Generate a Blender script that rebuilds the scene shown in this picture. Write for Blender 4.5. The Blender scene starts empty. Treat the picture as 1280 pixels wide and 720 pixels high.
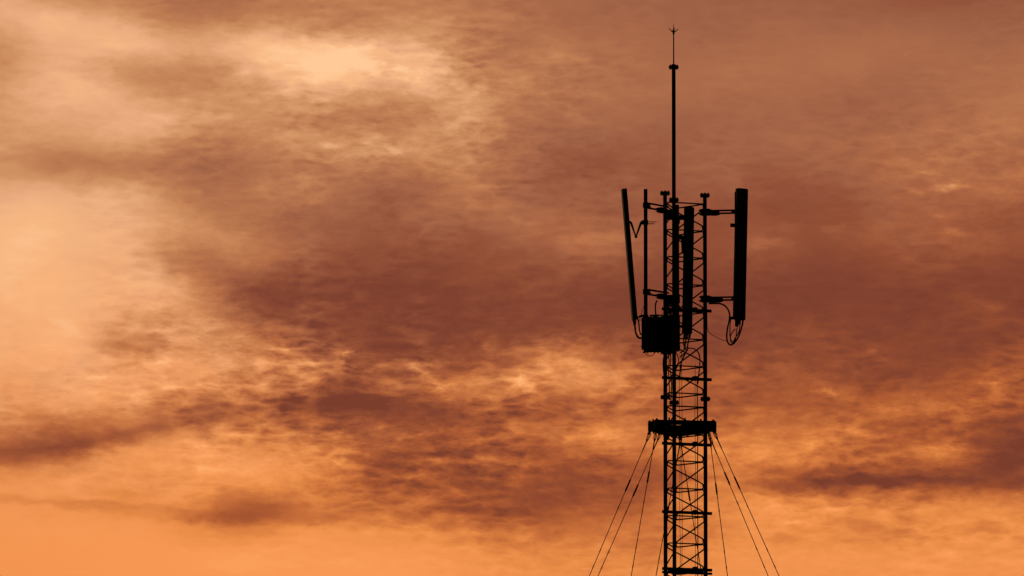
import bpy, math, random
import numpy as np
from mathutils import Vector, Matrix

random.seed(7)
R = math.radians
SC = bpy.context.scene
COL = SC.collection

# ------------------------------------------------------------------ camera
DIST = 100.0                 # metres from the camera to the mast
EYE = 1.7
PITCH = 8.7
ROLL = 0.13
PXM = 80.0                   # photo pixels per metre at the mast
F = PXM * DIST / math.cos(R(PITCH))
CAMX = -217.0 / PXM
cd = bpy.data.cameras.new('camera'); cam = bpy.data.objects.new('camera', cd); COL.objects.link(cam)
cd.sensor_width = 36.0
cd.lens = F / 1280.0 * 36.0
cd.clip_start = 0.5
cd.clip_end = 20000.0
CM = (Matrix.Translation((CAMX, -DIST, EYE)) @ Matrix.Rotation(R(90 + PITCH), 4, 'X') @ Matrix.Rotation(R(ROLL), 4, 'Z'))
cam.matrix_world = CM
SC.camera = cam
CR = CM.to_3x3(); CP = CM.translation.copy()

# ------------------------------------------------------------------ light
SUN_EL, SUN_AZ = 3.0, -28.0          # degrees; azimuth left of the view axis (+Y)
sd = bpy.data.lights.new('sun', 'SUN'); sun = bpy.data.objects.new('sun', sd); COL.objects.link(sun)
sd.energy = 0.25; sd.angle = R(8.0); sd.color = (1.0, 0.55, 0.28)
sdir = Vector((math.sin(R(SUN_AZ)) * math.cos(R(SUN_EL)), math.cos(R(SUN_AZ)) * math.cos(R(SUN_EL)), math.sin(R(SUN_EL))))
sun.rotation_euler = sdir.to_track_quat('Z', 'Y').to_euler()

SC.view_settings.view_transform = 'Standard'
SC.view_settings.look = 'None'
SC.view_settings.exposure = 0.0
SC.view_settings.gamma = 1.0
SC.view_settings.use_curve_mapping = False

# ------------------------------------------------------------------ world: dusk sky with a glowing cloud deck
W = bpy.data.worlds.new('World'); SC.world = W; W.use_nodes = True
T = W.node_tree; T.nodes.clear()
def node(t, **k):
    n = T.nodes.new(t)
    for a, b in k.items(): setattr(n, a, b)
    return n
def put(sock, v):
    if isinstance(v, bpy.types.NodeSocket): T.links.new(v, sock)
    else: sock.default_value = v
def m(op, a, b=0.0, c=None, clamp=False):
    n = node('ShaderNodeMath', operation=op, use_clamp=clamp)
    put(n.inputs[0], a); put(n.inputs[1], b)
    if c is not None: put(n.inputs[2], c)
    return n.outputs[0]
def vm(op, a, b=None):
    n = node('ShaderNodeVectorMath', operation=op)
    put(n.inputs[0], a)
    if b is not None: put(n.inputs[1], b)
    return n.outputs['Value'] if op in ('DOT_PRODUCT', 'LENGTH') else n.outputs[0]
def xyz(x, y, z=0.0):
    n = node('ShaderNodeCombineXYZ'); put(n.inputs[0], x); put(n.inputs[1], y); put(n.inputs[2], z); return n.outputs[0]
def noise(v, scale, detail, rough=0.5, lac=2.0, dist=0.0, w=None):
    n = node('ShaderNodeTexNoise', noise_dimensions='3D')
    put(n.inputs['Vector'], v); n.inputs['Scale'].default_value = scale; n.inputs['Detail'].default_value = detail
    n.inputs['Roughness'].default_value = rough; n.inputs['Lacunarity'].default_value = lac; n.inputs['Distortion'].default_value = dist
    return n
def smooth(v, a, b, lo=0.0, hi=1.0):
    n = node('ShaderNodeMapRange', interpolation_type='SMOOTHSTEP')
    put(n.inputs['Value'], v); n.inputs['From Min'].default_value = a; n.inputs['From Max'].default_value = b
    n.inputs['To Min'].default_value = lo; n.inputs['To Max'].default_value = hi
    return n.outputs[0]
def s2l(c): 
    c = c / 255.0
    return c / 12.92 if c <= 0.04045 else ((c + 0.055) / 1.055) ** 2.4

tc = node('ShaderNodeTexCoord'); sep = node('ShaderNodeSeparateXYZ'); T.links.new(tc.outputs['Generated'], sep.inputs[0])
X_, Y_, Z_ = sep.outputs
az = m('ARCTAN2', X_, Y_)                   # azimuth east of the view axis, radians
el = m('ARCSINE', Z_)                       # elevation, radians
# cloud coordinates: azimuth and elevation in units of 1/80.9 rad (0.7 degrees)
U = m('MULTIPLY_ADD', az, F * math.cos(R(PITCH)) / 100.0, 6.4)
V = m('MULTIPLY_ADD', el, -F / 100.0, 3.6 + R(PITCH) * F / 100.0)

def bspline_prefilter(g):
    def solve(a):
        n = a.shape[0]
        A = np.zeros((n, n))
        for i in range(n):
            A[i, i] += 4 / 6.0
            A[i, max(i - 1, 0)] += 1 / 6.0
            A[i, min(i + 1, n - 1)] += 1 / 6.0
        return np.linalg.solve(A, a)
    return solve(solve(g).T).T

def field(grid, u, v, width, height, prefilter=True):
    """smooth height field: grid of values over (u 0..width, v 0..height); rows packed three to a colour ramp"""
    g = np.array(grid, float)
    if prefilter: g = bspline_prefilter(g)
    g = np.clip(g, 0.0, 1.0)
    rows, cols = g.shape
    g = np.vstack([g[0:1], g, g[-1:]])      # end rows doubled
    rr = rows + 2
    uu = m('MULTIPLY', u, 1.0 / width)
    vv = m('MULTIPLY_ADD', v, (rows - 1) / height, 1.0)
    vv = m('MINIMUM', m('MAXIMUM', vv, 1.0), float(rows))
    total = None
    vvec = xyz(vv, vv, vv)
    for k in range(0, rr, 3):
        cr = node('ShaderNodeValToRGB'); r = cr.color_ramp; r.interpolation = 'B_SPLINE'
        put(cr.inputs[0], uu)
        trip = [g[k + j] if k + j < rr else np.zeros(cols) for j in range(3)]
        while len(r.elements) < cols: r.elements.new(0.5)
        for i in range(cols): r.elements[i].position = i / (cols - 1)
        for i in range(cols): r.elements[i].color = (trip[0][i], trip[1][i], trip[2][i], 1)
        t = vm('ABSOLUTE', vm('SUBTRACT', vvec, (k, k + 1, k + 2)))
        a = vm('MAXIMUM', vm('SUBTRACT', (2, 2, 2), t), (0, 0, 0))
        b = vm('MAXIMUM', vm('SUBTRACT', (1, 1, 1), t), (0, 0, 0))
        a3 = vm('MULTIPLY', vm('MULTIPLY', a, a), a)
        b3 = vm('MULTIPLY', vm('MULTIPLY', vm('MULTIPLY', b, b), b), (4, 4, 4))
        w = vm('MULTIPLY', vm('SUBTRACT', a3, b3), (1 / 6, 1 / 6, 1 / 6))
        d = vm('DOT_PRODUCT', w, cr.outputs[0])
        total = d if total is None else m('ADD', total, d)
    return total

# brightness of the cloud deck, 25 azimuths x 25 elevations, each over 0.5 / 0.2 degrees
SKY = """
228 205 192 190 178 172 178 188 190 190 188 180 165 162 158 155 155 152 152 152 150 145 140 143 146
228 238 232 215 190 192 200 198 192 198 202 188 172 165 160 160 155 155 158 157 155 155 153 153 153
206 230 238 240 228 228 246 248 246 236 222 185 172 178 168 165 160 160 162 166 166 166 162 158 160
204 230 226 206 200 202 232 247 254 238 240 196 184 175 170 166 165 168 168 166 168 160 164 166 168
213 234 240 222 200 204 210 226 224 212 214 212 182 172 168 166 164 162 162 162 156 158 162 168 172
214 224 226 232 226 206 204 196 186 186 192 204 172 166 162 160 155 157 158 158 156 158 164 172 178
212 208 214 222 200 184 194 202 204 200 206 192 166 152 150 150 152 155 157 160 160 165 170 172 172
204 190 184 185 175 168 175 180 184 185 185 190 166 146 143 146 150 153 148 154 158 170 172 168 165
226 226 220 216 194 175 182 184 172 158 165 184 162 156 154 148 148 150 143 143 150 163 162 172 170
240 245 238 230 212 186 176 163 160 154 163 165 176 166 155 150 146 142 141 141 146 155 160 152 148
247 249 240 236 208 200 184 167 152 148 150 148 158 166 170 156 142 144 150 140 146 154 154 154 148
248 248 240 234 196 175 180 155 142 138 134 142 145 148 152 145 136 140 140 134 134 144 144 140 138
248 248 244 240 232 180 140 133 129 129 129 134 136 136 132 132 130 130 128 127 129 131 132 132 130
246 247 243 232 222 198 148 140 133 130 128 129 132 132 129 130 131 131 129 129 129 129 130 142 128
244 246 244 206 218 208 190 156 137 132 131 133 140 146 148 144 136 132 133 142 134 134 133 132 140
243 245 241 220 234 230 204 190 165 140 148 158 185 208 192 165 148 140 143 143 140 140 136 146 158
238 236 238 240 234 222 200 204 152 174 188 204 205 206 214 202 178 168 162 166 148 148 158 172 168
226 228 234 224 196 196 200 160 138 137 143 158 165 170 172 174 168 165 174 168 174 188 180 168 148
208 186 184 200 212 214 204 186 165 163 158 150 172 194 218 212 202 202 206 204 190 162 164 150 134
176 180 198 234 240 240 234 226 204 152 160 150 155 166 178 190 204 222 218 204 184 178 196 150 130
228 230 236 232 236 240 240 232 204 166 172 154 154 154 150 164 182 215 190 154 140 141 148 148 148
240 238 236 230 236 214 190 208 198 186 174 162 150 154 164 172 212 226 236 222 220 210 222 224 212
243 243 243 243 240 222 212 234 232 226 216 198 186 190 200 202 204 226 236 232 226 222 232 230 228
243 244 245 246 246 246 247 247 246 246 243 236 226 224 222 208 216 234 238 240 238 236 238 238 237
243 244 245 246 246 247 248 248 248 248 246 242 238 234 230 228 228 236 240 240 240 240 240 240 240
"""
G = np.array([[float(t) for t in l.split()] for l in SKY.strip().split('\n')])
assert G.shape == (25, 25), G.shape
G[:8, 12:] += 5; G[8:11, 14:] += 3
# how ragged the deck is (0 smooth, 1 broken)
RAG = np.array([[.15,.15,.18,.22,.15,.08,.06,.08,.10],
                [.15,.15,.32,.55,.40,.10,.08,.10,.12],
                [.15,.2,.35,.5,.4,.12,.08,.12,.22],
                [.10,.2,.25,.3,.3,.2,.15,.35,.4],
                [.05,.2,.2,.10,.10,.15,.12,.2,.25],
                [.08,.25,.8,.8,.8,.6,.25,.35,.35],
                [.35,.5,.9,.8,.8,.7,.5,.6,.6],
                [.35,.4,.7,1.,.8,.55,.5,.8,.7],
                [.04,.08,.25,.4,.65,.5,.45,.55,.45],
                [.02,.02,.02,.04,.2,.2,.2,.2,.12]])

P = xyz(U, V, 0.0)
# domain warps: slow drift plus small curls, flatter than wide
w1 = noise(vm('MULTIPLY', P, (1.0, 2.4, 1)), 0.9, 3.0, 0.55)
w2 = noise(vm('MULTIPLY', P, (1.0, 2.0, 1)), 3.4, 4.0, 0.6)
W1 = vm('SUBTRACT', w1.outputs['Color'], (0.5, 0.5, 0.5))
W2 = vm('SUBTRACT', w2.outputs['Color'], (0.5, 0.5, 0.5))
warp = vm('ADD', vm('MULTIPLY', W1, (0.14, 0.05, 0)), vm('MULTIPLY', W2, (0.36, 0.17, 0)))
Pw = vm('ADD', P, warp)
sw = node('ShaderNodeSeparateXYZ'); T.links.new(Pw, sw.inputs[0])
base = field(G / 320.0, sw.outputs[0], sw.outputs[1], 12.8, 7.2)
base = m('MULTIPLY', base, 320.0)
rag = field(RAG, U, V, 12.8, 7.2, prefilter=False)
# broken texture: flattened puffs with bright gaps between them, over finer cloud grain
Pb = vm('ADD', vm('MULTIPLY', P, (1.0, 2.5, 1)), vm('MULTIPLY', W1, (0.35, 0.35, 0)))
b1 = noise(Pb, 2.6, 7.0, 0.6).outputs['Fac']
Pv = vm('ADD', vm('MULTIPLY', Pb, (0.85, 1.1, 1)), vm('MULTIPLY', W2, (0.5, 0.5, 0)))
vo = node('ShaderNodeTexVoronoi', feature='SMOOTH_F1', voronoi_dimensions='2D'); put(vo.inputs['Vector'], Pv)
vo.inputs['Scale'].default_value = 3.6; vo.inputs['Smoothness'].default_value = 0.6; vo.inputs['Randomness'].default_value = 1.0
b2 = noise(vm('ADD', Pb, (31.0, 7.0, 3.0)), 6.5, 4.0, 0.6).outputs['Fac']
puff = m('MULTIPLY', m('SUBTRACT', vo.outputs['Distance'], 0.36), smooth(noise(P, 0.9, 2.0).outputs['Fac'], 0.38, 0.6))
det = m('ADD', m('MULTIPLY', m('SUBTRACT', b1, 0.5), 110.0), m('MULTIPLY', m('SUBTRACT', b2, 0.5), 85.0))
det = m('ADD', det, m('MULTIPLY', puff, 95.0))
# less contrast in the fully dark and the fully clear parts
mid = m('MULTIPLY', smooth(base, 118.0, 160.0, 0.35, 1.0), smooth(base, 225.0, 255.0, 1.0, 0.35))
det = m('MULTIPLY', m('MULTIPLY', det, rag), mid)
val = m('ADD', base, det)
# single cloudlets and bright slots: azimuth, elevation, half length, half height (1/8090 rad), slant, strength
LETS = [(60,566,95,13,-8,-22),(190,541,120,9,-11,-38),(335,503,95,11,-9,-36),(318,646,95,7,0,-30),(265,652,45,5,2,-22),(345,634,55,6,4,-22),(395,652,40,5,-4,-20),(1262,575,45,32,0,-14),(215,640,60,5,5,-14),(440,75,75,18,6,4),(505,98,55,9,22,9),(395,84,60,7,0,6),
 (585,567,75,4,0,-26),(600,577,75,4,1,36),(515,583,45,4,0,-22),(520,606,35,5,0,-26),(600,640,45,8,3,-20),(185,437,60,8,4,-20),
 (1110,600,170,8,3,-26),(980,607,70,7,0,-22),(1040,592,45,5,-6,18),(1188,234,15,5,0,55),(1160,219,16,3,0,26),(1145,240,12,4,10,20),(1175,270,14,5,0,18),(1195,292,13,6,15,20),
 (433,442,8,3,0,40),(422,456,10,13,0,28),(388,484,18,9,30,30),(500,459,50,5,0,28),(543,477,20,9,25,34),(610,428,14,9,0,28),
 (720,450,20,38,0,16),(655,481,18,7,25,34),(1040,492,20,4,14,44),(1090,441,10,4,0,28),(1235,385,18,4,12,16),(940,306,12,8,0,24),
 (935,447,18,8,-30,24),(735,300,32,9,-5,14),(482,188,26,4,0,28),(420,181,15,4,10,22),(1180,562,42,6,0,28),(1000,578,40,5,5,18),
 (345,436,28,4,0,28),(235,412,70,4,-4,14),(330,400,30,9,-10,-14),(576,462,25,6,0,-34),(500,470,22,7,10,-26),(628,457,16,10,0,-30),
 (440,505,70,10,0,-24),(690,520,60,6,0,-16),(580,548,20,12,0,26),(515,546,30,4,-8,22),(790,585,60,8,10,-14),(640,590,60,6,3,-16),
 (1225,660,25,5,0,-18),(1090,660,40,6,8,-16),(1060,678,26,4,0,-14),(1175,640,40,6,0,-12),(975,673,20,5,0,-16),(60,630,130,5,3,-17),
 (130,640,60,4,6,-12),(650,470,6,5,0,34),(462,60,50,10,-3,4),(60,26,40,8,0,6),(555,155,30,10,20,14),(600,138,14,8,0,14),(1105,283,14,5,0,10),
 (1045,288,18,5,0,12),(965,303,16,5,0,10),(1115,540,60,7,-4,14),(1160,512,60,7,-4,12),(1240,483,30,4,5,20),(1130,530,60,4,0,-12),(395,120,50,6,0,-6)]
P2 = vm('ADD', P, vm('ADD', vm('MULTIPLY', W1, (0.08, 0.03, 0)), vm('MULTIPLY', W2, (0.45, 0.20, 0))))
lets = None
for (cx, cy, hl, hh, an, am) in LETS:
    ca, sa = math.cos(R(an)), math.sin(R(an)); hl /= 100.0; hh /= 100.0
    q = vm('SUBTRACT', P2, (cx / 100.0, cy / 100.0, 0))
    u_ = vm('DOT_PRODUCT', q, (ca / hl, sa / hl, 0)); v_ = vm('DOT_PRODUCT', q, (-sa / hh, ca / hh, 0))
    e_ = m('EXPONENT', m('MULTIPLY', m('MULTIPLY_ADD', u_, u_, m('MULTIPLY', v_, v_)), -0.85))
    lets = m('MULTIPLY', e_, float(am)) if lets is None else m('MULTIPLY_ADD', e_, float(am), lets)
lets = m('MULTIPLY', lets, m('MULTIPLY_ADD', b2, 1.3, 0.25))
val = m('ADD', val, lets)
# far outside this part of the sky the deck carries on as broken cloud
far = m('MULTIPLY_ADD', m('SUBTRACT', noise(P, 0.35, 6.0, 0.55).outputs['Fac'], 0.5), 260.0, 175.0)
side = smooth(m('ABSOLUTE', m('SUBTRACT', U, 6.4)), 7.0, 12.0)
upd = smooth(V, -0.8, -5.0)
off = m('MAXIMUM', side, upd)
val = m('ADD', m('MULTIPLY', val, m('SUBTRACT', 1.0, off)), m('MULTIPLY', far, off))
val = m('SMOOTH_MIN', m('SMOOTH_MAX', val, 122.0, 14.0), 258.0, 16.0)

def palette(stops):
    cr = node('ShaderNodeValToRGB'); r = cr.color_ramp; r.interpolation = 'LINEAR'
    put(cr.inputs[0], m('MULTIPLY_ADD', val, 1 / 160.0, -100 / 160.0))
    while len(r.elements) < len(stops): r.elements.new(0.5)
    for i, s in enumerate(stops): r.elements[i].position = (s[0] - 100) / 160.0
    for i, s in enumerate(stops): r.elements[i].color = (s2l(s[0]), s2l(s[1]), s2l(s[2]), 1)
    return cr.outputs[0]
low = palette([(115, 56, 40), (130, 66, 46), (150, 76, 46), (176, 92, 50), (206, 116, 60), (230, 138, 70), (247, 152, 84), (256, 170, 100)])
high = palette([(115, 60, 46), (130, 68, 50), (145, 82, 58), (160, 98, 70), (176, 111, 76), (192, 127, 84), (212, 149, 102), (236, 174, 128), (247, 184, 132), (256, 202, 152)])
mx = node('ShaderNodeMix', data_type='RGBA')
vt = m('ADD', V, m('MULTIPLY', U, 0.15))
vt = m('ADD', vt, m('MULTIPLY', m('SUBTRACT', noise(P, 1.6, 2.0).outputs['Fac'], 0.5), 1.6))
put(mx.inputs['Factor'], smooth(vt, 2.3, 7.2, 0.0, 1.0)); put(mx.inputs['A'], high); put(mx.inputs['B'], low)
deck = mx.outputs['Result']
# the glow belongs to the sunset side of the sky and dies away round the compass and overhead
glow = m('MULTIPLY', smooth(m('ABSOLUTE', az), R(9), R(55), 1.0, 0.0), smooth(el, R(13), R(40), 1.0, 0.0))
glow = m('MULTIPLY', glow, smooth(el, R(-2), R(0), 0.0, 1.0))
sky = node('ShaderNodeTexSky', sky_type='NISHITA')
sky.sun_disc = False; sky.sun_elevation = R(SUN_EL); sky.sun_rotation = R(SUN_AZ); sky.dust_density = 3.0
bg1 = node('ShaderNodeBackground'); put(bg1.inputs[0], deck); put(bg1.inputs[1], glow)
bg2 = node('ShaderNodeBackground'); put(bg2.inputs[0], sky.outputs[0]); put(bg2.inputs[1], m('MULTIPLY', m('SUBTRACT', 1.0, glow), 0.006))
ad = node('ShaderNodeAddShader'); T.links.new(bg1.outputs[0], ad.inputs[0]); T.links.new(bg2.outputs[0], ad.inputs[1])
wo = node('ShaderNodeOutputWorld'); T.links.new(ad.outputs[0], wo.inputs[0])
W.cycles.sampling_method = 'MANUAL'; W.cycles.sample_map_resolution = 512

# ------------------------------------------------------------------ materials
def mat(name, col, rough, metal=0.0, var=0.25, scale=14.0, bump=0.0, spec=0.3):
    M = bpy.data.materials.new(name); M.use_nodes = True
    t = M.node_tree; b = t.nodes['Principled BSDF']
    b.inputs['Roughness'].default_value = rough; b.inputs['Metallic'].default_value = metal
    b.inputs['Specular IOR Level'].default_value = spec
    tcn = t.nodes.new('ShaderNodeTexCoord'); n = t.nodes.new('ShaderNodeTexNoise'); n.inputs['Scale'].default_value = scale; n.inputs['Detail'].default_value = 5
    t.links.new(tcn.outputs['Object'], n.inputs['Vector'])
    r = t.nodes.new('ShaderNodeValToRGB'); t.links.new(n.outputs['Fac'], r.inputs[0])
    r.color_ramp.elements[0].position = 0.3; r.color_ramp.elements[1].position = 0.7
    r.color_ramp.elements[0].color = tuple(c * (1 - var) for c in col) + (1,)
    r.color_ramp.elements[1].color = tuple(c * (1 + var) for c in col) + (1,)
    t.links.new(r.outputs[0], b.inputs['Base Color'])
    if bump:
        bn = t.nodes.new('ShaderNodeBump'); bn.inputs['Strength'].default_value = bump
        t.links.new(n.outputs['Fac'], bn.inputs['Height']); t.links.new(bn.outputs[0], b.inputs['Normal'])
    return M
STEEL = mat('dark painted steel', (0.045, 0.038, 0.036), 0.75, 0.0, 0.35, 9.0, 0.1, 0.15)
RED = mat('red oxide painted steel', (0.09, 0.025, 0.02), 0.75, 0.0, 0.3, 12.0, 0.1, 0.15)
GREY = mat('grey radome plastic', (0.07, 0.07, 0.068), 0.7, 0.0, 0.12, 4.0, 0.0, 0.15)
BOXM = mat('grey cast casing', (0.06, 0.06, 0.06), 0.7, 0.0, 0.2, 6.0, 0.1, 0.15)
RUBBER = mat('black cable jacket', (0.02, 0.02, 0.02), 0.7, 0.0, 0.2, 30.0, 0.0, 0.15)
ROPE = mat('weathered steel rope', (0.05, 0.04, 0.035), 0.7, 0.0, 0.3, 40.0, 0.0, 0.15)
CONC = mat('concrete', (0.28, 0.27, 0.25), 0.9, 0.0, 0.2, 3.0, 0.2)
GRASS = mat('rough field', (0.05, 0.06, 0.025), 0.95, 0.0, 0.4, 0.15, 0.3)

# ------------------------------------------------------------------ mesh collector
class MB:
    def __init__(s): s.v = []; s.f = []; s.sm = []
    def tube(s, pts, r, n=10, cap=True):
        pts = [Vector(p) for p in pts]; k = len(pts); b0 = len(s.v)
        rs = r if isinstance(r, (list, tuple)) else [r] * k
        ref = None
        for i, p in enumerate(pts):
            t = (pts[min(i + 1, k - 1)] - pts[max(i - 1, 0)])
            if t.length < 1e-9: t = Vector((0, 0, 1))
            t.normalize()
            if ref is None: ref = t.orthogonal().normalized()
            else:
                ref = (ref - t * ref.dot(t)); ref = ref.normalized() if ref.length > 1e-6 else t.orthogonal().normalized()
            q = t.cross(ref)
            for j in range(n):
                a = 2 * math.pi * j / n
                s.v.append(p + (ref * math.cos(a) + q * math.sin(a)) * rs[i])
        for i in range(k - 1):
            for j in range(n):
                a = b0 + i * n + j; b = b0 + i * n + (j + 1) % n
                s.f.append((a, b, b + n, a + n)); s.sm.append(True)
        if cap:
            s.f.append(tuple(b0 + j for j in reversed(range(n)))); s.sm.append(False)
            s.f.append(tuple(b0 + (k - 1) * n + j for j in range(n))); s.sm.append(False)
        return s
    def lathe(s, c, prof, n=20):
        """prof: list of (radius, z offset) up the axis; closed top and bottom"""
        c = Vector(c); b0 = len(s.v); k = len(prof)
        for r, z in prof:
            for j in range(n):
                a = 2 * math.pi * j / n; s.v.append(c + Vector((r * math.cos(a), r * math.sin(a), z)))
        for i in range(k - 1):
            for j in range(n):
                a = b0 + i * n + j; b = b0 + i * n + (j + 1) % n
                s.f.append((a, b, b + n, a + n)); s.sm.append(False)
        s.f.append(tuple(b0 + j for j in reversed(range(n)))); s.sm.append(False)
        s.f.append(tuple(b0 + (k - 1) * n + j for j in range(n))); s.sm.append(False)
        return s
    def box(s, c, ax, ay, az, bev=0.0):
        """box centred at c with half-axis vectors, edges chamfered by bev"""
        c = Vector(c); A = [Vector(ax), Vector(ay), Vector(az)]
        if bev <= 0:
            b0 = len(s.v)
            for i in (-1, 1):
                for j in (-1, 1):
                    for k in (-1, 1): s.v.append(c + A[0] * i + A[1] * j + A[2] * k)
            for f in ((0, 1, 3, 2), (4, 6, 7, 5), (0, 4, 5, 1), (2, 3, 7, 6), (0, 2, 6, 4), (1, 5, 7, 3)):
                s.f.append(tuple(b0 + q for q in f)); s.sm.append(False)
            return s
        L = [a.length for a in A]; N = [a.normalized() for a in A]
        ring = lambda z, inset: [c + N[2] * z + N[0] * x * (L[0] - inset) + N[1] * y * (L[1] - inset) - N[0] * x * bx - N[1] * y * by
                                 for x, y, bx, by in ((1, 1, 0, bev), (1, 1, bev, 0), (-1, 1, bev, 0), (-1, 1, 0, bev), (-1, -1, 0, bev), (-1, -1, bev, 0), (1, -1, bev, 0), (1, -1, 0, bev))]
        b0 = len(s.v)
        for z, ins in ((-L[2], bev), (-L[2] + bev, 0), (L[2] - bev, 0), (L[2], bev)): s.v += ring(z, ins)
        for i in range(3):
            for j in range(8):
                a = b0 + i * 8 + j; b = b0 + i * 8 + (j + 1) % 8
                s.f.append((a, b, b + 8, a + 8)); s.sm.append(False)
        s.f.append(tuple(b0 + j for j in reversed(range(8)))); s.sm.append(False)
        s.f.append(tuple(b0 + 24 + j for j in range(8))); s.sm.append(False)
        return s
    def beam(s, a, b, w, h, up=(0, 0, 1), bev=0.0):
        """rectangular bar from a to b, width w, height h"""
        a = Vector(a); b = Vector(b); d = b - a; t = d.normalized(); u = Vector(up)
        sd_ = t.cross(u).normalized(); u2 = sd_.cross(t).normalized()
        return s.box((a + b) / 2, d / 2, sd_ * w / 2, u2 * h / 2, bev)
    def build(s, name, material, parent=None):
        me = bpy.data.meshes.new(name)
        org = Vector((0, 0, 0))
        if parent is not None:
            q = parent
            while q is not None: org = org + q.location; q = q.parent
            loc = Vector((0, 0, 0))
        me.from_pydata([tuple(v - org) for v in s.v], [], s.f)
        me.polygons.foreach_set('use_smooth', s.sm)
        me.materials.append(material); me.update()
        o = bpy.data.objects.new(name, me); COL.objects.link(o)
        if parent is not None: o.parent = parent
        return o
    def build_at(s, name, material, loc):
        """top-level single mesh with its origin at loc"""
        loc = Vector(loc); s.v = [v - loc for v in s.v]
        o = s.build(name, material); o.location = loc
        return o

def tag(o, label, cat, group=None):
    o['label'] = label; o['category'] = cat
    if group: o['group'] = group
    return o
def thing(name, loc, label, cat, group=None):
    o = bpy.data.objects.new(name, None); COL.objects.link(o); o.location = Vector(loc); o.empty_display_size = 0.3
    return tag(o, label, cat, group)

def P3(px, py, d=0.0):
    """point of the world seen in the survey photograph at (px, py), d photo-pixels (1/80 m) deeper than the near leg"""
    y = d / PXM
    ray = CR @ Vector((px - 640.0, -(py - 360.0), -F))
    return CP + ray * ((y - CP.y) / ray.y)
def S(px): return px / PXM
def Zat(py): return P3(831.6, py, 0).z       # height of a level measured on the near leg

def catmull(pts, n=6):
    pts = [Vector(p) for p in pts]; out = []
    for i in range(len(pts) - 1):
        a = pts[max(i - 1, 0)]; b = pts[i]; c = pts[i + 1]; d = pts[min(i + 2, len(pts) - 1)]
        for k in range(n):
            t = k / n
            out.append(0.5 * ((2 * b) + (c - a) * t + (2 * a - 5 * b + 4 * c - d) * t * t + (3 * b - a - 3 * c + d) * t ** 3))
    out.append(pts[-1]); return out

# ------------------------------------------------------------------ ground (below the picture)
g = MB(); N = 60; ext = 4000.0
for i in range(N + 1):
    for j in range(N + 1):
        x = ((i / N) * 2 - 1); y = ((j / N) * 2 - 1)
        x = math.copysign(abs(x) ** 2.2, x) * ext; y = math.copysign(abs(y) ** 2.2, y) * ext
        r = math.hypot(x, y + 50)
        z = 0.0 if r < 130 else min(1.0, (r - 130) / 800.0) * 4.0 * math.sin(x * 0.004 + 1) * math.cos(y * 0.0033) - min(8.0, (r - 130) * 0.004)
        g.v.append(Vector((x, y, z)))
for i in range(N):
    for j in range(N):
        a = i * (N + 1) + j; g.f.append((a, a + N + 1, a + N + 2, a + 1)); g.sm.append(True)
gr = g.build('ground', GRASS); gr['kind'] = 'structure'

# ------------------------------------------------------------------ the mast
LX = P3(831.6, 480, 0); RX = P3(881.6, 480, 15.6); MX = P3(842.7, 480, 51.1)
legs = {'L': (LX.x, LX.y), 'R': (RX.x, RX.y), 'M': (MX.x, MX.y)}
CX = sum(p[0] for p in legs.values()) / 3; CY = sum(p[1] for p in legs.values()) / 3
LEG_R = S(2.45)
ztop = Zat(241.5); zfl = Zat(496.5)
mast = thing('lattice_mast', (CX, CY, 0), 'tall dark triangular lattice mast of three tubes braced by bent rods, carrying the antennas', 'mast')

def flange_mb(x, y, z, r=S(6.2), lugs=6, gap=S(0.9), cap=True):
    b = MB(); t = S(1.5)
    b.lathe((x, y, z), [(LEG_R * 1.02, -t - S(2.0)), (r * 0.55, -t), (r, -t), (r, -0.001), (r * 0.99, 0.001), (r, t), (r * 0.55, t)] if cap else
            [(LEG_R * 1.02, -t - S(2.2)), (r * 0.5, -t), (r, -t), (r, t), (r * 0.5, t), (LEG_R * 1.02, t + S(2.2))], 22)
    for k in range(lugs):
        a = 2 * math.pi * (k + 0.5) / lugs
        c = Vector((x + math.cos(a) * r * 0.78, y + math.sin(a) * r * 0.78, z))
        b.lathe(c, [(S(0.6), -t - S(1.2)), (S(0.6), t + S(1.5))], 6)
        b.lathe(c, [(S(1.1), -t - S(0.9)), (S(1.1), -t + 0.0005)], 6)
        b.lathe(c, [(S(1.1), t - 0.0005), (S(1.1), t + S(0.9))], 6)
    return b
for k, (x, y) in legs.items():
    leg = MB().tube([(x, y, 0.25), (x, y, ztop - (0 if k != 'M' else 0))], LEG_R, 16).build('leg', STEEL, mast)
    if k != 'M': flange_mb(x, y, ztop).build('flange', STEEL, leg)
    z = zfl
    while z > 1.0:
        flange_mb(x, y, z, cap=False).build('flange', STEEL, leg); z -= (711 + 37 - 497) / PXM / math.cos(R(PITCH)) * 1.0

pitch = 34.0 / PXM / math.cos(R(PITCH))
def face(a, b, levels, name='bracing'):
    """serpentine bent rod on one face: diagonal falling a -> b, level return b -> a at each of the levels"""
    A = Vector(legs[a] + (0,)); B = Vector(legs[b] + (0,)); d = (B - A); L = d.length; t = d.normalized()
    e = LEG_R * 1.0 + 0.004
    def pt(s, z): return A + t * s + Vector((0, 0, z))
    pts = []
    for i, z in enumerate(levels):
        if i == 0: pts += [pt(L - e, z)]
        else:
            z0 = levels[i - 1]
            if abs(z0 - z - pitch) > 0.02:
                return pts
            # diagonal
            pts += [pt(e, z0 - 0.13 * pitch), pt(e + 0.035, z0 - 0.22 * pitch), pt(L - e - 0.06, z + 0.25 * pitch), pt(L - e - 0.012, z + 0.15 * pitch), pt(L - e, z + 0.08 * pitch), pt(L - e - 0.015, z + 0.02 * pitch), pt(L - e - 0.05, z)]
        pts += [pt(L * 0.5, z), pt(e + 0.05, z), pt(e + 0.012, z - 0.02 * pitch), pt(e, z - 0.07 * pitch)]
    return pts
ROD = S(0.92)
zl_hi = [Zat(252.5) - pitch * k for k in range(8)]
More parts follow.
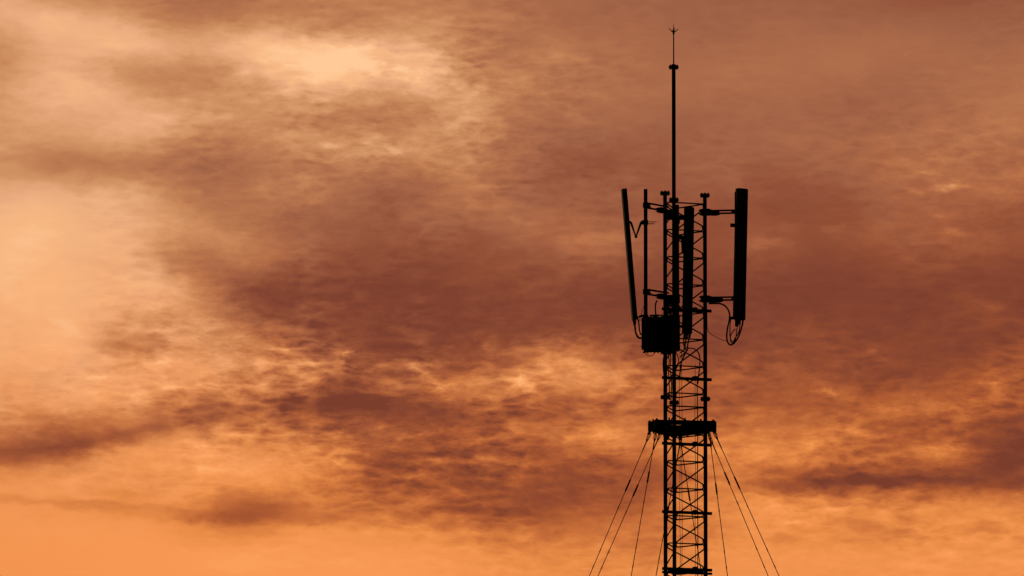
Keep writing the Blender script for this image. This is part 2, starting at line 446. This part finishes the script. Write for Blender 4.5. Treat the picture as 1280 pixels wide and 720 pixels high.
zl_lo = [Zat(507) - pitch * k for k in range(int((Zat(507) - 0.4) / pitch))]
def smooth_rod(pts, r):
    out = []
    for i in range(len(pts)):
        out.append(pts[i])
    return catmull(out, 4)
for a, b in (('L', 'R'), ('R', 'M'), ('M', 'L')):
    br = MB()
    for lv in (zl_hi, zl_lo): br.tube(smooth_rod(face(a, b, lv), ROD), ROD, 6)
    br.build('bracing', STEEL, mast)

# support bars across the near face, a second one behind, and the clamp the ladder rail passes through
Lx, Ly = legs['L']; Rx, Ry = legs['R']; Mx_, My = legs['M']
nf = Vector((Ly - Ry, Rx - Lx, 0)).normalized() * -1      # outward from the near face
if nf.y > 0: nf = -nf
dLR = Vector((Rx - Lx, Ry - Ly, 0)).normalized()
zbars = [387, 473, 555, 640.5, 711.5, 795, 880]
for py in zbars:
    z = Zat(py - 0.3)
    o = nf * (LEG_R + 0.018)
    a = Vector((Lx, Ly, z)) + o - dLR * S(5.6); b = Vector((Rx, Ry, z)) + o + dLR * S(7.0)
    sb = MB().beam(a, b, 0.034, 0.046, bev=0.004)
    if py == 711.5: sb.beam(a - Vector((0, 0, 0.055)), b - Vector((0, 0, 0.055)), 0.034, 0.036, bev=0.004)
    ob = sb.build('support_bar', STEEL, mast)
    mid = a.lerp(b, 0.67)
    MB().box(mid + Vector((0, 0, 0.012)) - nf * 0.02, dLR * 0.035, nf * 0.05, Vector((0, 0, 0.034)), 0.006).build('clamp', STEEL, ob)
    for q in (Vector((Lx, Ly, z)), Vector((Rx, Ry, z))):      # U-bolts round the legs
        pts = [q + o * 1.25 + dLR * (-LEG_R - 0.006)]
        pts += [q + (dLR * math.cos(t) * -1 - nf * math.sin(t)) * (LEG_R + 0.006) for t in [i * math.pi / 8 for i in range(9)]]
        pts += [q + o * 1.25 + dLR * (LEG_R + 0.006)]
        MB().tube(pts, 0.008, 6).build('bolt', STEEL, ob)
MB().box((CX, CY, 0.12), (0.7, 0, 0), (0, 0.7, 0), (0, 0, 0.13), 0.02).build('footing', CONC, mast)

# ------------------------------------------------------------------ lightning mast on the far leg
lm = thing('lightning_rod', (Mx_, My, ztop + 0.02), 'slender pole with a thin spike and a small pronged tip above the mast', 'lightning rod')
zp = P3(842.7, 84, 51.1).z; ztip = P3(842.7, 30.5, 51.1).z; zf = P3(842.7, 41.5, 51.1).z
MB().tube([(Mx_, My, ztop + 0.02), (Mx_, My, zp)], S(2.45), 16).build('pole', STEEL, lm)
flange_mb(Mx_, My, ztop, cap=False).build('flange', STEEL, lm)
flange_mb(Mx_, My, zp, r=S(6.3), cap=False).build('flange', RED, lm)
MB().tube([(Mx_, My, zp), (Mx_, My, zf)], [S(0.85), S(0.7)], 8).build('spike', RED, lm)
fn = MB().tube([(Mx_, My, zf - S(2)), (Mx_, My, zf - S(1)), (Mx_, My, zf + S(1.5)), (Mx_, My, zf + S(2.5))], [S(0.6), S(1.3), S(1.2), S(0.6)], 8)
fn.tube([(Mx_, My, zf), (Mx_, My, ztip)], [S(0.75), S(0.25)], 8)
for k in range(4):
    a = k * math.pi / 2 + 0.15
    d = Vector((math.cos(a), math.sin(a), 0))
    c = Vector((Mx_, My, zf + S(1)))
    fn.tube([c, c + d * S(3) + Vector((0, 0, S(2))), c + d * S(6.2) + Vector((0, 0, S(5.2)))], [S(0.85), S(0.7), S(0.25)], 6)
fn.build('finial', STEEL, lm)

# ------------------------------------------------------------------ panel antennas
def panel(a, b, ang, w, t, root, name='radome'):
    """a top centre, b bottom centre, ang: facing azimuth (0 = +X, 90 = away), w breadth, t thickness"""
    a = Vector(a); b = Vector(b); ax = (a - b); up = ax.normalized()
    fdir = Vector((math.cos(R(ang)), math.sin(R(ang)), 0)); fdir = (fdir - up * fdir.dot(up)).normalized(); sdv = up.cross(fdir).normalized()
    # rounded front section
    sec = []
    hw, ht = w / 2, t / 2
    for k in range(9):
        q = -math.pi / 2 + math.pi * k / 8
        sec.append((ht * 0.25 + math.cos(q) * ht * 0.75, math.copysign(abs(math.sin(q)) ** 0.6, math.sin(q)) * hw))
    sec += [(-ht, hw * 0.92), (-ht, -hw * 0.92)]
    m_ = MB(); n = len(sec); L = ax.length
    for fz, sc in ((0, .94), (0.006, 1.0), (L - 0.006, 1.0), (L, .94)):
        for x, y in sec: m_.v.append(b + up * fz + fdir * x * sc + sdv * y * sc)
    for i in range(3):
        for j in range(n):
            p = i * n + j; q = i * n + (j + 1) % n; m_.f.append((p, q, q + n, p + n)); m_.sm.append(False)
    m_.f.append(tuple(reversed(range(n)))); m_.sm.append(False)
    m_.f.append(tuple(3 * n + j for j in range(n))); m_.sm.append(False)
    o = m_.build(name, GREY, root)
    for k in (-0.32, 0.0, 0.32):
        q = b + sdv * w * k
        MB().tube([q + up * 0.002, q - up * 0.035, q - up * 0.036, q - up * 0.075], [0.015, 0.015, 0.011, 0.011], 8).build('connector', STEEL, root)
    return fdir, sdv, up
def collar(mb, c, r=S(2.4), h=0.05, arm=None):
    mb.lathe(Vector(c) - Vector((0, 0, h / 2)), [(r + 0.012, 0), (r + 0.012, h)], 14)
def ubolt_block(mb, c, d, half=(0.05, 0.045, 0.035)):
    d = Vector(d).normalized(); s_ = d.cross(Vector((0, 0, 1))).normalized()
    mb.box(c, d * half[0], s_ * half[1], Vector((0, 0, half[2])), 0.008)
    for i in (-1, 1):
        for j in (-1, 1):
            q = Vector(c) + s_ * half[1] * 0.7 * i + Vector((0, 0, half[2] * 0.6 * j))
            mb.tube([q - d * (half[0] + 0.03), q + d * (half[0] + 0.03)], 0.007, 6)
            mb.tube([q + d * half[0], q + d * (half[0] + 0.014)], 0.013, 6)
GA = 'sector antennas on the mast'

# left antenna
dpl = -26.0
pt = P3(807, 236.5, dpl); pb = P3(807, 399, dpl); 
root = thing('panel_antenna', (pt.x, pt.y, P3(807, 399, dpl).z), 'slim panel antenna tilting outwards from a pipe left of the mast, top leaning left', 'antenna', GA)
MB().tube([(pt.x, pt.y, pb.z), (pt.x, pt.y, pt.z)], S(2.4), 14).build('mounting_pipe', STEEL, root)
at = P3(779.6, 236.5, dpl - 8); ab = P3(793.0, 400, dpl - 5)
panel(at, ab, 192, S(13), S(5.6), root)
tb = MB()
tb.tube([P3(786.5, 277, dpl - 6), P3(788.8, 278.5, dpl - 6), P3(794.8, 296, dpl - 3), P3(801.5, 278, dpl), P3(804.5, 277, dpl)], 0.020, 8)
tb.tube([P3(786.5, 277, dpl - 1), P3(788.8, 278.5, dpl - 1), P3(794.8, 296, dpl + 1), P3(801.5, 278, dpl + 4), P3(804.5, 277, dpl + 4)], 0.020, 8)
tb.tube([P3(795, 296, dpl - 6), P3(795, 296, dpl + 4)], 0.024, 8)
tb.tube([P3(808, 277.2, dpl - 2.5), P3(820.5, 277.5, dpl - 2.5)], 0.006, 6); tb.tube([P3(808, 279.8, dpl + 3), P3(818, 279.6, dpl + 3)], 0.006, 6)
collar(tb, P3(807, 278, dpl), h=0.07)
tb.box(P3(804, 278, dpl), (0.03, 0, 0), (0, 0.035, 0), (0, 0, 0.03), 0.005)
tb.build('tilt_bracket', STEEL, root)
hb = MB()
hb.beam(P3(796, 396.5, dpl - 4), P3(806, 395, dpl), 0.05, 0.022); collar(hb, P3(807, 395, dpl), h=0.045)
hb.tube([P3(797, 397, dpl - 8), P3(797, 397, dpl + 3)], 0.014, 8)
hb.build('hinge_bracket', STEEL, root)
for (ya, yb) in ((256.5, 265), (364.5, 372)):
    am = MB()
    q = P3(807, ya, dpl); c = Vector((Lx, Ly, 0)); z = q.z
    # twin rails from the pipe to the leg
    e = Vector((Lx, Ly, z)); d = (e - q).normalized(); s_ = d.cross(Vector((0, 0, 1))).normalized()
    for k in (-1, 1):
        am.beam(q + Vector((0, 0, 0.030 * k)) + s_ * 0.03 * k, e + Vector((0, 0, 0.030 * k)) + s_ * 0.03 * k + d * 0.04, 0.03, 0.024)
    ubolt_block(am, e + s_ * 0 - d * 0.075 - Vector((0, 0, 0.035)), d, (0.07, 0.05, 0.04))
    collar(am, q, h=0.075)
    ubolt_block(am, q + d * 0.03, d, (0.035, 0.04, 0.03))
    am.build('arm', STEEL, root)

# right antenna
dpr = 10.0
pt = P3(920.5, 240, dpr); pb = P3(920.5, 408, dpr)
root = thing('panel_antenna', (pt.x, pt.y, pb.z), 'broad upright panel antenna held out right of the mast on two long arms', 'antenna', GA)
MB().tube([(pt.x, pt.y, pb.z), (pt.x, pt.y, pt.z)], S(2.4), 14).build('mounting_pipe', STEEL, root)
at = P3(927.6, 236, dpr - 6); ab = P3(924.2, 399.7, dpr - 6)
panel(at, ab, -60, S(16.0), S(8), root)
tb = MB()
tb.box(P3(915.4, 282, dpr), (S(2.6), 0, 0), (0, 0.03, 0), (0, 0, S(1.8)), 0.008)
tb.tube([P3(913, 280, dpr), P3(926, 280, dpr - 5)], 0.01, 8); collar(tb, P3(920.5, 282, dpr), h=0.05)
tb.build('tilt_bracket', STEEL, root)
hb = MB()
hb.box(P3(915.4, 397.5, dpr), (S(2.9), 0, 0), (0, 0.03, 0), (0, 0, S(1.7)), 0.006); collar(hb, P3(920.5, 397.5, dpr), h=0.05)
hb.tube([P3(913, 397.5, dpr), P3(926, 397.5, dpr - 5)], 0.012, 8)
hb.build('hinge_bracket', STEEL, root)
for ya in (264.5, 373.0):
    am = MB()
    q = P3(920.5, ya, dpr); z = q.z; e = Vector((Rx, Ry, z)); d = (e - q).normalized(); s_ = d.cross(Vector((0, 0, 1))).normalized()
    for k in (-1, 1):
        am.beam(q + Vector((0, 0, 0.028 * k)) + s_ * 0.035 * k, e + Vector((0, 0, 0.028 * k)) + s_ * 0.035 * k + d * 0.06, 0.03, 0.024)
    ubolt_block(am, e - d * 0.01, d, (0.075, 0.055, 0.05))
    ubolt_block(am, e - d * 0.15 - Vector((0, 0, 0.02)), d, (0.10 if ya > 300 else 0.05, 0.04, 0.035))
    collar(am, q, h=0.07); ubolt_block(am, q + d * 0.03, d, (0.035, 0.04, 0.03))
    am.build('arm', STEEL, root)

# far antenna
dpm = 100.0
pt = P3(846.6, 256, dpm); pb = P3(846.6, 439, dpm)
root = thing('panel_antenna', (pt.x, pt.y, pb.z), 'panel antenna seen through the lattice between the legs of the mast', 'antenna', GA)
MB().tube([(pt.x, pt.y, pb.z), (pt.x, pt.y, pt.z)], S(2.3), 14).build('mounting_pipe', STEEL, root)
at = P3(861.8, 259.5, dpm + 14); ab = P3(859.2, 417, dpm + 8)
panel(at, ab, 62, S(12.0), S(9), root)
tb = MB()
tb.beam(P3(847, 272, dpm), P3(860, 272, dpm + 8), 0.04, S(6)); collar(tb, P3(846.6, 272, dpm), h=0.08)
tb.build('tilt_bracket', STEEL, root)
tb = MB(); tb.beam(P3(848, 296, dpm), P3(856, 298, dpm + 8), 0.05, S(5)); tb.beam(P3(853.4, 295, dpm + 4), P3(854.6, 317, dpm + 6), 0.04, S(5), up=(1, 0, 0))
collar(tb, P3(846.6, 297, dpm), h=0.07)
tb.build('tilt_bracket', STEEL, root)
hb = MB(); hb.beam(P3(847, 408, dpm), P3(857, 408, dpm + 6), 0.04, S(3.5)); collar(hb, P3(846.6, 408, dpm), h=0.06)
hb.build('hinge_bracket', STEEL, root)
for ya in (276, 385):
    am = MB(); q = P3(846.6, ya, dpm); z = q.z; e = Vector((Mx_, My, z)); d = (e - q).normalized(); s_ = d.cross(Vector((0, 0, 1))).normalized()
    for k in (-1, 1):
        am.beam(q + Vector((0, 0, 0.035 * k)) + s_ * 0.03 * k, e + Vector((0, 0, 0.035 * k)) + s_ * 0.03 * k + d * 0.05, 0.03, 0.024)
    ubolt_block(am, e, d, (0.07, 0.07, 0.07)); ubolt_block(am, q + d * 0.04, d, (0.04, 0.045, 0.04)); collar(am, q, h=0.08)
    am.build('arm', STEEL, root)

# cross plates clamped between the near and far legs, where the arms meet the mast
for n_, (ya, yb, x0, x1) in enumerate(((262, 275, 829.5, 847.5), (368.5, 379, 829.5, 850))):
    dd = 22
    a = P3(x0, (ya + yb) / 2, dd); b = P3(x1, (ya + yb) / 2, dd)
    MB().beam(a, b, 0.03, S(yb - ya), bev=0.004).build('clamp_plate', STEEL, mast)
    MB().beam(P3(831, (ya + yb) / 2 + 1, 2), P3(836, (ya + yb) / 2, dd), 0.05, S(5), bev=0.004).build('clamp_plate', STEEL, mast)
    MB().beam(P3(838, (ya + yb) / 2, dd), P3(842.5, (ya + yb) / 2 + 2, 50), 0.05, S(5), bev=0.004).build('clamp_plate', STEEL, mast)

# ------------------------------------------------------------------ radio units
def radio(x0, x1, y0, y1, d, depth, label, rot=0.0, fins=9, conn=(-0.6, 0.1, 0.45)):
    tl = P3(x0, y0, d); br_ = P3(x1, y1, d)
    c = (tl + br_) / 2; hw = (br_.x - tl.x) / 2; hh = (tl.z - br_.z) / 2; hd = depth / 2
    ux = Vector((math.cos(R(rot)), math.sin(R(rot)), 0)); uy = Vector((-math.sin(R(rot)), math.cos(R(rot)), 0)); uz = Vector((0, 0, 1))
    root = thing('radio_unit', (c.x, c.y, c.z - hh), label, 'radio unit', 'radio units on the mast')
    MB().box(c, ux * hw * 0.93, uy * hd, uz * hh * 0.95, 0.012).build('casing', BOXM, root)
    f = MB()
    for k in range(fins):
        t = -0.86 + 1.72 * k / (fins - 1)
        f.box(c + ux * hw * t - uy * (hd + 0.012), ux * 0.004, uy * 0.0145, uz * hh * 0.88)
    for s_ in (-1, 1):
        f.box(c + ux * hw * 0.955 * s_, ux * hw * 0.045, uy * hd * 0.7, uz * hh * 0.98)
    f.build('heat_sink', BOXM, root)
    for t in conn:
        q = c + ux * hw * t - uz * hh * 0.95
        MB().tube([q + uz * 0.005, q - uz * 0.022], 0.012, 8).build('connector', STEEL, root)
    h = MB()
    h.tube([c + ux * hw * -.35 + uz * hh * .94, c + ux * hw * -.33 + uz * (hh + .022), c + ux * hw * .33 + uz * (hh + .022), c + ux * hw * .35 + uz * hh * .94], 0.006, 6)
    h.build('handle', STEEL, root)
    mb_ = MB(); mb_.box(c + uy * (hd + 0.02), ux * hw * 0.4, uy * 0.022, uz * hh * 0.6, 0.004); mb_.build('mounting_plate', STEEL, root)
    return root
ru = radio(804.6, 829.5, 395.6, 441.0, -24, 0.15, 'bulky finned radio box hanging below the left antenna pipe, leftmost of three', rot=-3)
MB().box(P3(803.6, 417.2, -24), (S(1.7), 0, 0), (0, 0.06, 0), (0, 0, S(19.8)), 0.008).build('side_cover', BOXM, ru)
for q_ in (400, 433): MB().tube([P3(801.2, q_, -26), P3(805, q_, -26)], 0.014, 8).build('bolt', STEEL, ru)
MB().beam(P3(803.5, 440.2, -22), P3(806.5, 440.8, -22), 0.05, 0.018).build('mounting_lug', STEEL, ru)
MB().beam(P3(812, 394.6, -24), P3(824, 394.2, -24), 0.08, 0.02).build('mounting_bracket', STEEL, ru)
radio(826.0, 841.5, 393.6, 442.8, -12, 0.22, 'radio box strapped in front of the near left leg, middle of three', rot=5, fins=5)
radio(839.5, 850.0, 393.5, 439.0, 92, 0.12, 'narrow radio box on the far side of the mast, rightmost of three', rot=0, fins=4)

# ------------------------------------------------------------------ cables
def cable(pts, r, label, group=None, cat='cable', n=7):
    pts = [P3(*p) for p in pts]
    lo = min(pts, key=lambda p: p.z)
    o = MB().tube(catmull(pts, 7), S(r * 1.25), n).build_at('cable', RUBBER, lo)
    return tag(o, label, cat, group)
def bundle(runs, r, labels, group=None):
    for pts, lab in zip(runs, labels): cable(pts, r * 0.8, lab, group)
GJ = 'jumper cables hanging from the antennas'
cable([(886, 379.5, 8), (893, 379.3, 2), (901, 379.8, 2), (907.5, 383.5, 2), (911.5, 390.5, 2), (911.8, 399, 2), (909.6, 409, 2), (908.4, 419, 2), (909.3, 427, 2), (912.6, 431, 2), (917, 429.5, 3), (922, 423, 3), (926, 413, 3), (928.4, 403, 4), (928.6, 398.5, 4)], 0.85,
      'thick black cable looping from the right arm down and back up to the right antenna', GJ)
cable([(913.4, 398, 6), (912.6, 407, 6), (912.4, 416, 6), (912.9, 423, 6), (916.0, 427.2, 6), (919.5, 421.8, 6), (923.8, 414, 5), (925.8, 399, 4)], 0.55,
      'second cable loop inside the thick one below the right antenna', GJ)
cable([(919.5, 411, 8), (915.5, 415, 8), (912.8, 422, 8), (914.5, 429, 8), (918.8, 426, 8), (920.4, 418, 7), (922.3, 399, 5)], 0.5,
      'thin curled cable innermost in the loops below the right antenna', GJ)
cable([(883.8, 388, 6), (883.9, 400, 6), (884.4, 411, 6), (888.5, 417.4, 6), (897.5, 422.6, 6), (903, 424.8, 6), (908.5, 426, 5)], 0.32,
      'hair-thin wire sagging from the right leg to the cable loops', GJ)
cable([(793.0, 403, -30), (793.8, 409, -30), (794.6, 415, -30), (796.8, 420.5, -29), (800.2, 422.8, -27), (804, 421.2, -25)], 1.0,
      'thick black cable from the left antenna foot into the leftmost radio box', GJ)
cable([(797.0, 398, -30), (798.6, 404, -30), (799.2, 411, -29), (800.6, 417, -28), (803.5, 419, -27)], 0.75,
      'shorter cable just right of the thick one under the left antenna', GJ)
cable([(796, 397.5, -30), (799.5, 395, -29), (803.5, 394.0, -29), (808.5, 395.2, -29), (813, 396.8, -28), (819, 396, -26), (828, 393.2, -20)], 0.55,
      'cable arching over the top of the leftmost radio box', GJ)
cable([(804.6, 383, -28), (802.6, 390, -29), (800.8, 395, -29), (798.4, 404, -29), (799.5, 414, -28), (803, 420, -27)], 0.3,
      'very thin wire leaving the left pipe towards the left antenna foot', GJ)
cable([(821.5, 375.5, -18), (819.6, 379.5, -18), (819.2, 386, -18), (820, 396, -19)], 0.75,
      'short cable dropping from the lower left arm onto the radio box', GJ)
cable([(807, 440.5, -24), (808.5, 443.6, -24), (812, 445.0, -24), (816, 443.8, -24), (818, 441, -24)], 0.35,
      'small wire loop under the leftmost radio box', GJ)
cable([(856.5, 434, 100), (861, 435.2, 70), (867, 435.8, 40), (872.5, 440, 22), (874.8, 448, 20), (874.6, 458, 20), (873.4, 468, 20), (872.2, 480, 20)], 0.65,
      'cable bowing out inside the lattice from under the middle antenna to the right rail', GJ)
bundle([[(857, 417, 106), (857.5, 424, 105), (856.3, 433, 102), (857.5, 440, 98), (852, 452, 60), (849.6, 470, 40)],
        [(861.5, 417, 106), (861, 424, 105), (859.6, 431, 104), (858.8, 438, 98), (851, 446, 80)],
        [(855, 418, 106), (854.6, 428, 105), (855.4, 436, 103), (851, 441, 99)]], 0.95, ['cable dropping from the foot of the antenna behind the mast, longest of three', 'cable from the right corner of the foot of the antenna behind the mast', 'short cable from the left corner of the foot of the antenna behind the mast'], GJ)
bundle([[(831, 441, -8), (829.2, 449, -6), (828.9, 458, -5), (830, 470, 4), (833.5, 488, 20)],
        [(834.5, 441, -10), (836.5, 450, 6), (835.5, 462, 20), (836.5, 478, 24), (837.2, 500, 24)],
        [(838, 441, -8), (838.5, 451, 10), (837.5, 461, 22), (839.5, 478, 26), (838.4, 505, 26)],
        [(842, 436, 92), (847.5, 446, 60), (846.5, 458, 40), (838, 472, 30)]], 0.7, ['cable hugging the near left leg just below the radio boxes', 'cable wriggling down between the two left legs from the middle radio box', 'cable beside the far left leg, wriggling down below the middle radio box', 'cable crossing from the rightmost radio box down to the far leg'], GJ)
bundle([[(832, 376, 0), (836, 384, 10), (834, 396, 10), (837, 410, 10)], [(836, 372, 10), (841, 382, 24), (838.5, 395, 24), (842, 415, 24)], [(838, 374, 10), (834.5, 385, 12), (839, 397, 14), (834, 412, 10)],
        [(833, 378, 4), (838, 390, 12), (836, 404, 8), (840, 420, 10)]], 1.2, ['black cable leftmost in the knot above the middle radio box', 'black cable rightmost in the knot above the middle radio box', 'black cable crossing its neighbours in the knot above the middle radio box', 'black cable at the centre of the knot above the middle radio box'], GJ)

# straight feeder runs inside the lattice
GF = 'feeder cables running down inside the mast'
for px, d, r, top, lab in ((849.7, 42, 0.32, 432, 'thin straight cable inside the mast, leftmost of four vertical runs'),
                           (852.2, 44, 0.32, 440, 'thin straight cable inside the mast, second from the left of four runs'),
                           (868.8, 30, 0.32, 455, 'thin straight cable inside the mast beside the thicker right run'),
                           (871.7, 20, 0.62, 475, 'thickest straight cable inside the mast, rightmost of four vertical runs')):
    p = P3(px, top, d)
    pts = []; z = p.z; k = 0
    while z > 0.3: pts.append((p.x + 0.004 * math.sin(k * 1.7 + px), p.y, z)); z -= 0.45; k += 1
    tag(MB().tube(catmull(pts, 3), S(r), 7).build_at('feeder_cable', RUBBER, (p.x, p.y, 0.3)), lab, 'cable', GF)

# ------------------------------------------------------------------ guy frame
verts = [(821, -9), (891.5, 2), (893.5, 14), (850, 66), (835, 64), (812, 12)]
zf0 = P3(857, 531.0, -4).z
frame = thing('guy_collar', (CX, CY, zf0 - 0.08), 'heavy dark steel collar round the mast where the guy wires attach', 'collar')
HF = S(12.0)
vp = []
for px, d in verts:
    q = P3(px, 531, d); vp.append(Vector((q.x, q.y, zf0)))
for i in range(6):
    a = vp[i]; b = vp[(i + 1) % 6]; t = (b - a).normalized(); s_ = t.cross(Vector((0, 0, 1)))
    # each side is two angle rails one above the other
    rails = ((HF * 0.26, HF * 0.46), (-HF * 0.27, HF * 0.44)) if i in (0, 3) else ((0.0, HF),)
    for zc, hh in rails:
        ch = MB(); zo = Vector((0, 0, zc))
        ch.beam(a + zo, b + zo, 0.012, hh, bev=0.002)
        for k in (-1, 1):
            ch.beam(a - s_ * 0.030 + zo + Vector((0, 0, k * (hh / 2 - 0.008))), b - s_ * 0.030 + zo + Vector((0, 0, k * (hh / 2 - 0.008))), 0.05, 0.014)
        ch.build('rail', STEEL, frame)
for v in vp:
    MB().box(v, (0.026, 0, 0), (0, 0.026, 0), (0, 0, HF / 2 + 0.004), 0.004).build('corner_post', STEEL, frame)
for k in ('L', 'R', 'M'):
    x, y = legs[k]; c = Vector((x, y, zf0)); b = MB()
    b.lathe(c - Vector((0, 0, HF * 0.45)), [(LEG_R + 0.012, 0), (LEG_R + 0.012, HF * 0.9)], 14)
    out = (Vector((x - CX, y - CY, 0))).normalized(); s_ = out.cross(Vector((0, 0, 1)))
    for q in (-1, 1):
        b.beam(c + s_ * 0.04 * q - out * 0.03, c + s_ * 0.06 * q + out * 0.12, 0.014, HF * 0.7)
    b.build('leg_clamp', STEEL, frame)
for i, v in enumerate(vp):
    MB().tube([v - Vector((0, 0, HF / 2 + 0.035)), v + Vector((0, 0, HF / 2 + 0.022))], 0.012, 8).build('bolt', STEEL, frame)
    nx = vp[(i + 1) % 6]
    for t in (0.22, 0.5, 0.78):
        if (nx - v).length < 0.3 and t != 0.5: continue
        q = v.lerp(nx, t)
        MB().tube([q - Vector((0, 0, HF / 2 + 0.02)), q + Vector((0, 0, HF / 2 + 0.014 + 0.01 * ((i + int(t * 10)) % 3)))], 0.014, 6).build('bolt', STEEL, frame)
    MB().beam(v + Vector((0, 0, -HF / 2 + 0.01)), v + (v - Vector((CX, CY, v.z))).normalized() * 0.03 - Vector((0, 0, HF / 2 + 0.05)), 0.05, 0.014).build('lug', STEEL, frame)
for t0, t1, py in ((-0.06, 0.12, 526), (0.35, 0.62, 526.5), (0.86, 1.1, 525)):
    z = Zat(py + 4); o = nf * (LEG_R + 0.05)
    pl = MB().beam(Vector((Lx, Ly, z)).lerp(Vector((Rx, Ry, z)), t0) + o, Vector((Lx, Ly, z)).lerp(Vector((Rx, Ry, z)), t1) + o, 0.02, S(8.5), bev=0.003)
    pl.build('splice_plate', STEEL, frame)

# ------------------------------------------------------------------ guy wires
GW = 'guy wires fanning down from the mast'
guys = [  # start (px, py, depth), passing point (px, py, depth), clip py, label
    ((812.8, 541, 12), (736.6, 720, -60), 607, 'leftmost guy wire, falling to the lower left from the left corner of the steel collar'),
    ((826.5, 540, -4), (747.5, 720, -85), 614, 'second guy wire from the left, nearly parallel to the leftmost one'),
    ((819.8, 541, -7), (789.0, 720, -120), 597, 'steep guy wire left of the mast, crossing the second one near its top'),
    ((851.5, 546, 66), (820.0, 720, 160), 640, 'guy wire emerging from behind the near left leg near the bottom'),
    ((849.5, 545, 66), (877.4, 720, 165), 618, 'guy wire seen slanting through the lattice between the legs'),
    ((886.3, 540, 2), (909.4, 720, -110), 612, 'steepest guy wire right of the mast, closest to the right leg'),
    ((885.8, 543, 14), (960.2, 720, 75), 598, 'second guy wire from the right, starting beside the right leg'),
    ((891.8, 538, 8), (973.8, 720, -50), 604, 'rightmost guy wire, falling to the lower right from the corner of the steel collar'),
]
for (a, b, cy, lab) in guys:
    A = P3(*a); B = P3(*b); d = (B - A)
    E = A + d * ((A.z - 0.05) / (A.z - B.z))
    g_ = thing('guy_wire', E, lab, 'guy wire', GW)
    MB().tube([A.lerp(E, i / 16) - Vector((0, 0, 0.0)) for i in range(17)], S(0.5), 6).build('wire', ROPE, g_)
    un = d.normalized()
    # shackle and thimble at the top
    s_ = un.cross(Vector((0, 1, 0))).normalized()
    sh = MB()
    top = A - un * 0.04 + Vector((0, 0, 0.02))
    loop = [A + un * (0.09 + 0.08 * math.cos(t)) + s_ * 0.015 * math.sin(t) * (1.2 - 0.4 * math.cos(t)) for t in [i * 2 * math.pi / 16 for i in range(17)]]
    sh.tube(loop, 0.0065, 6)
    sh.tube([top, A + un * 0.03], 0.012, 6)
    sh.tube([A + un * 0.17, A + un * 0.34], [0.010, 0.009], 6)
    sh.build('thimble', STEEL, g_)
    t = (cy - a[1]) / (b[1] - a[1]); c = A.lerp(B, t)
    MB().tube([c - un * 0.13, c - un * 0.09, c + un * 0.09, c + un * 0.13], [0.006, 0.0135, 0.0135, 0.006], 8).build('insulator', STEEL, g_)
    for q in (0.25, 0.72, 0.9):
        c = A.lerp(B, t + (1 - t) * q); MB().tube([c - un * 0.03, c + un * 0.03], 0.0085, 6).build('clip', STEEL, g_)
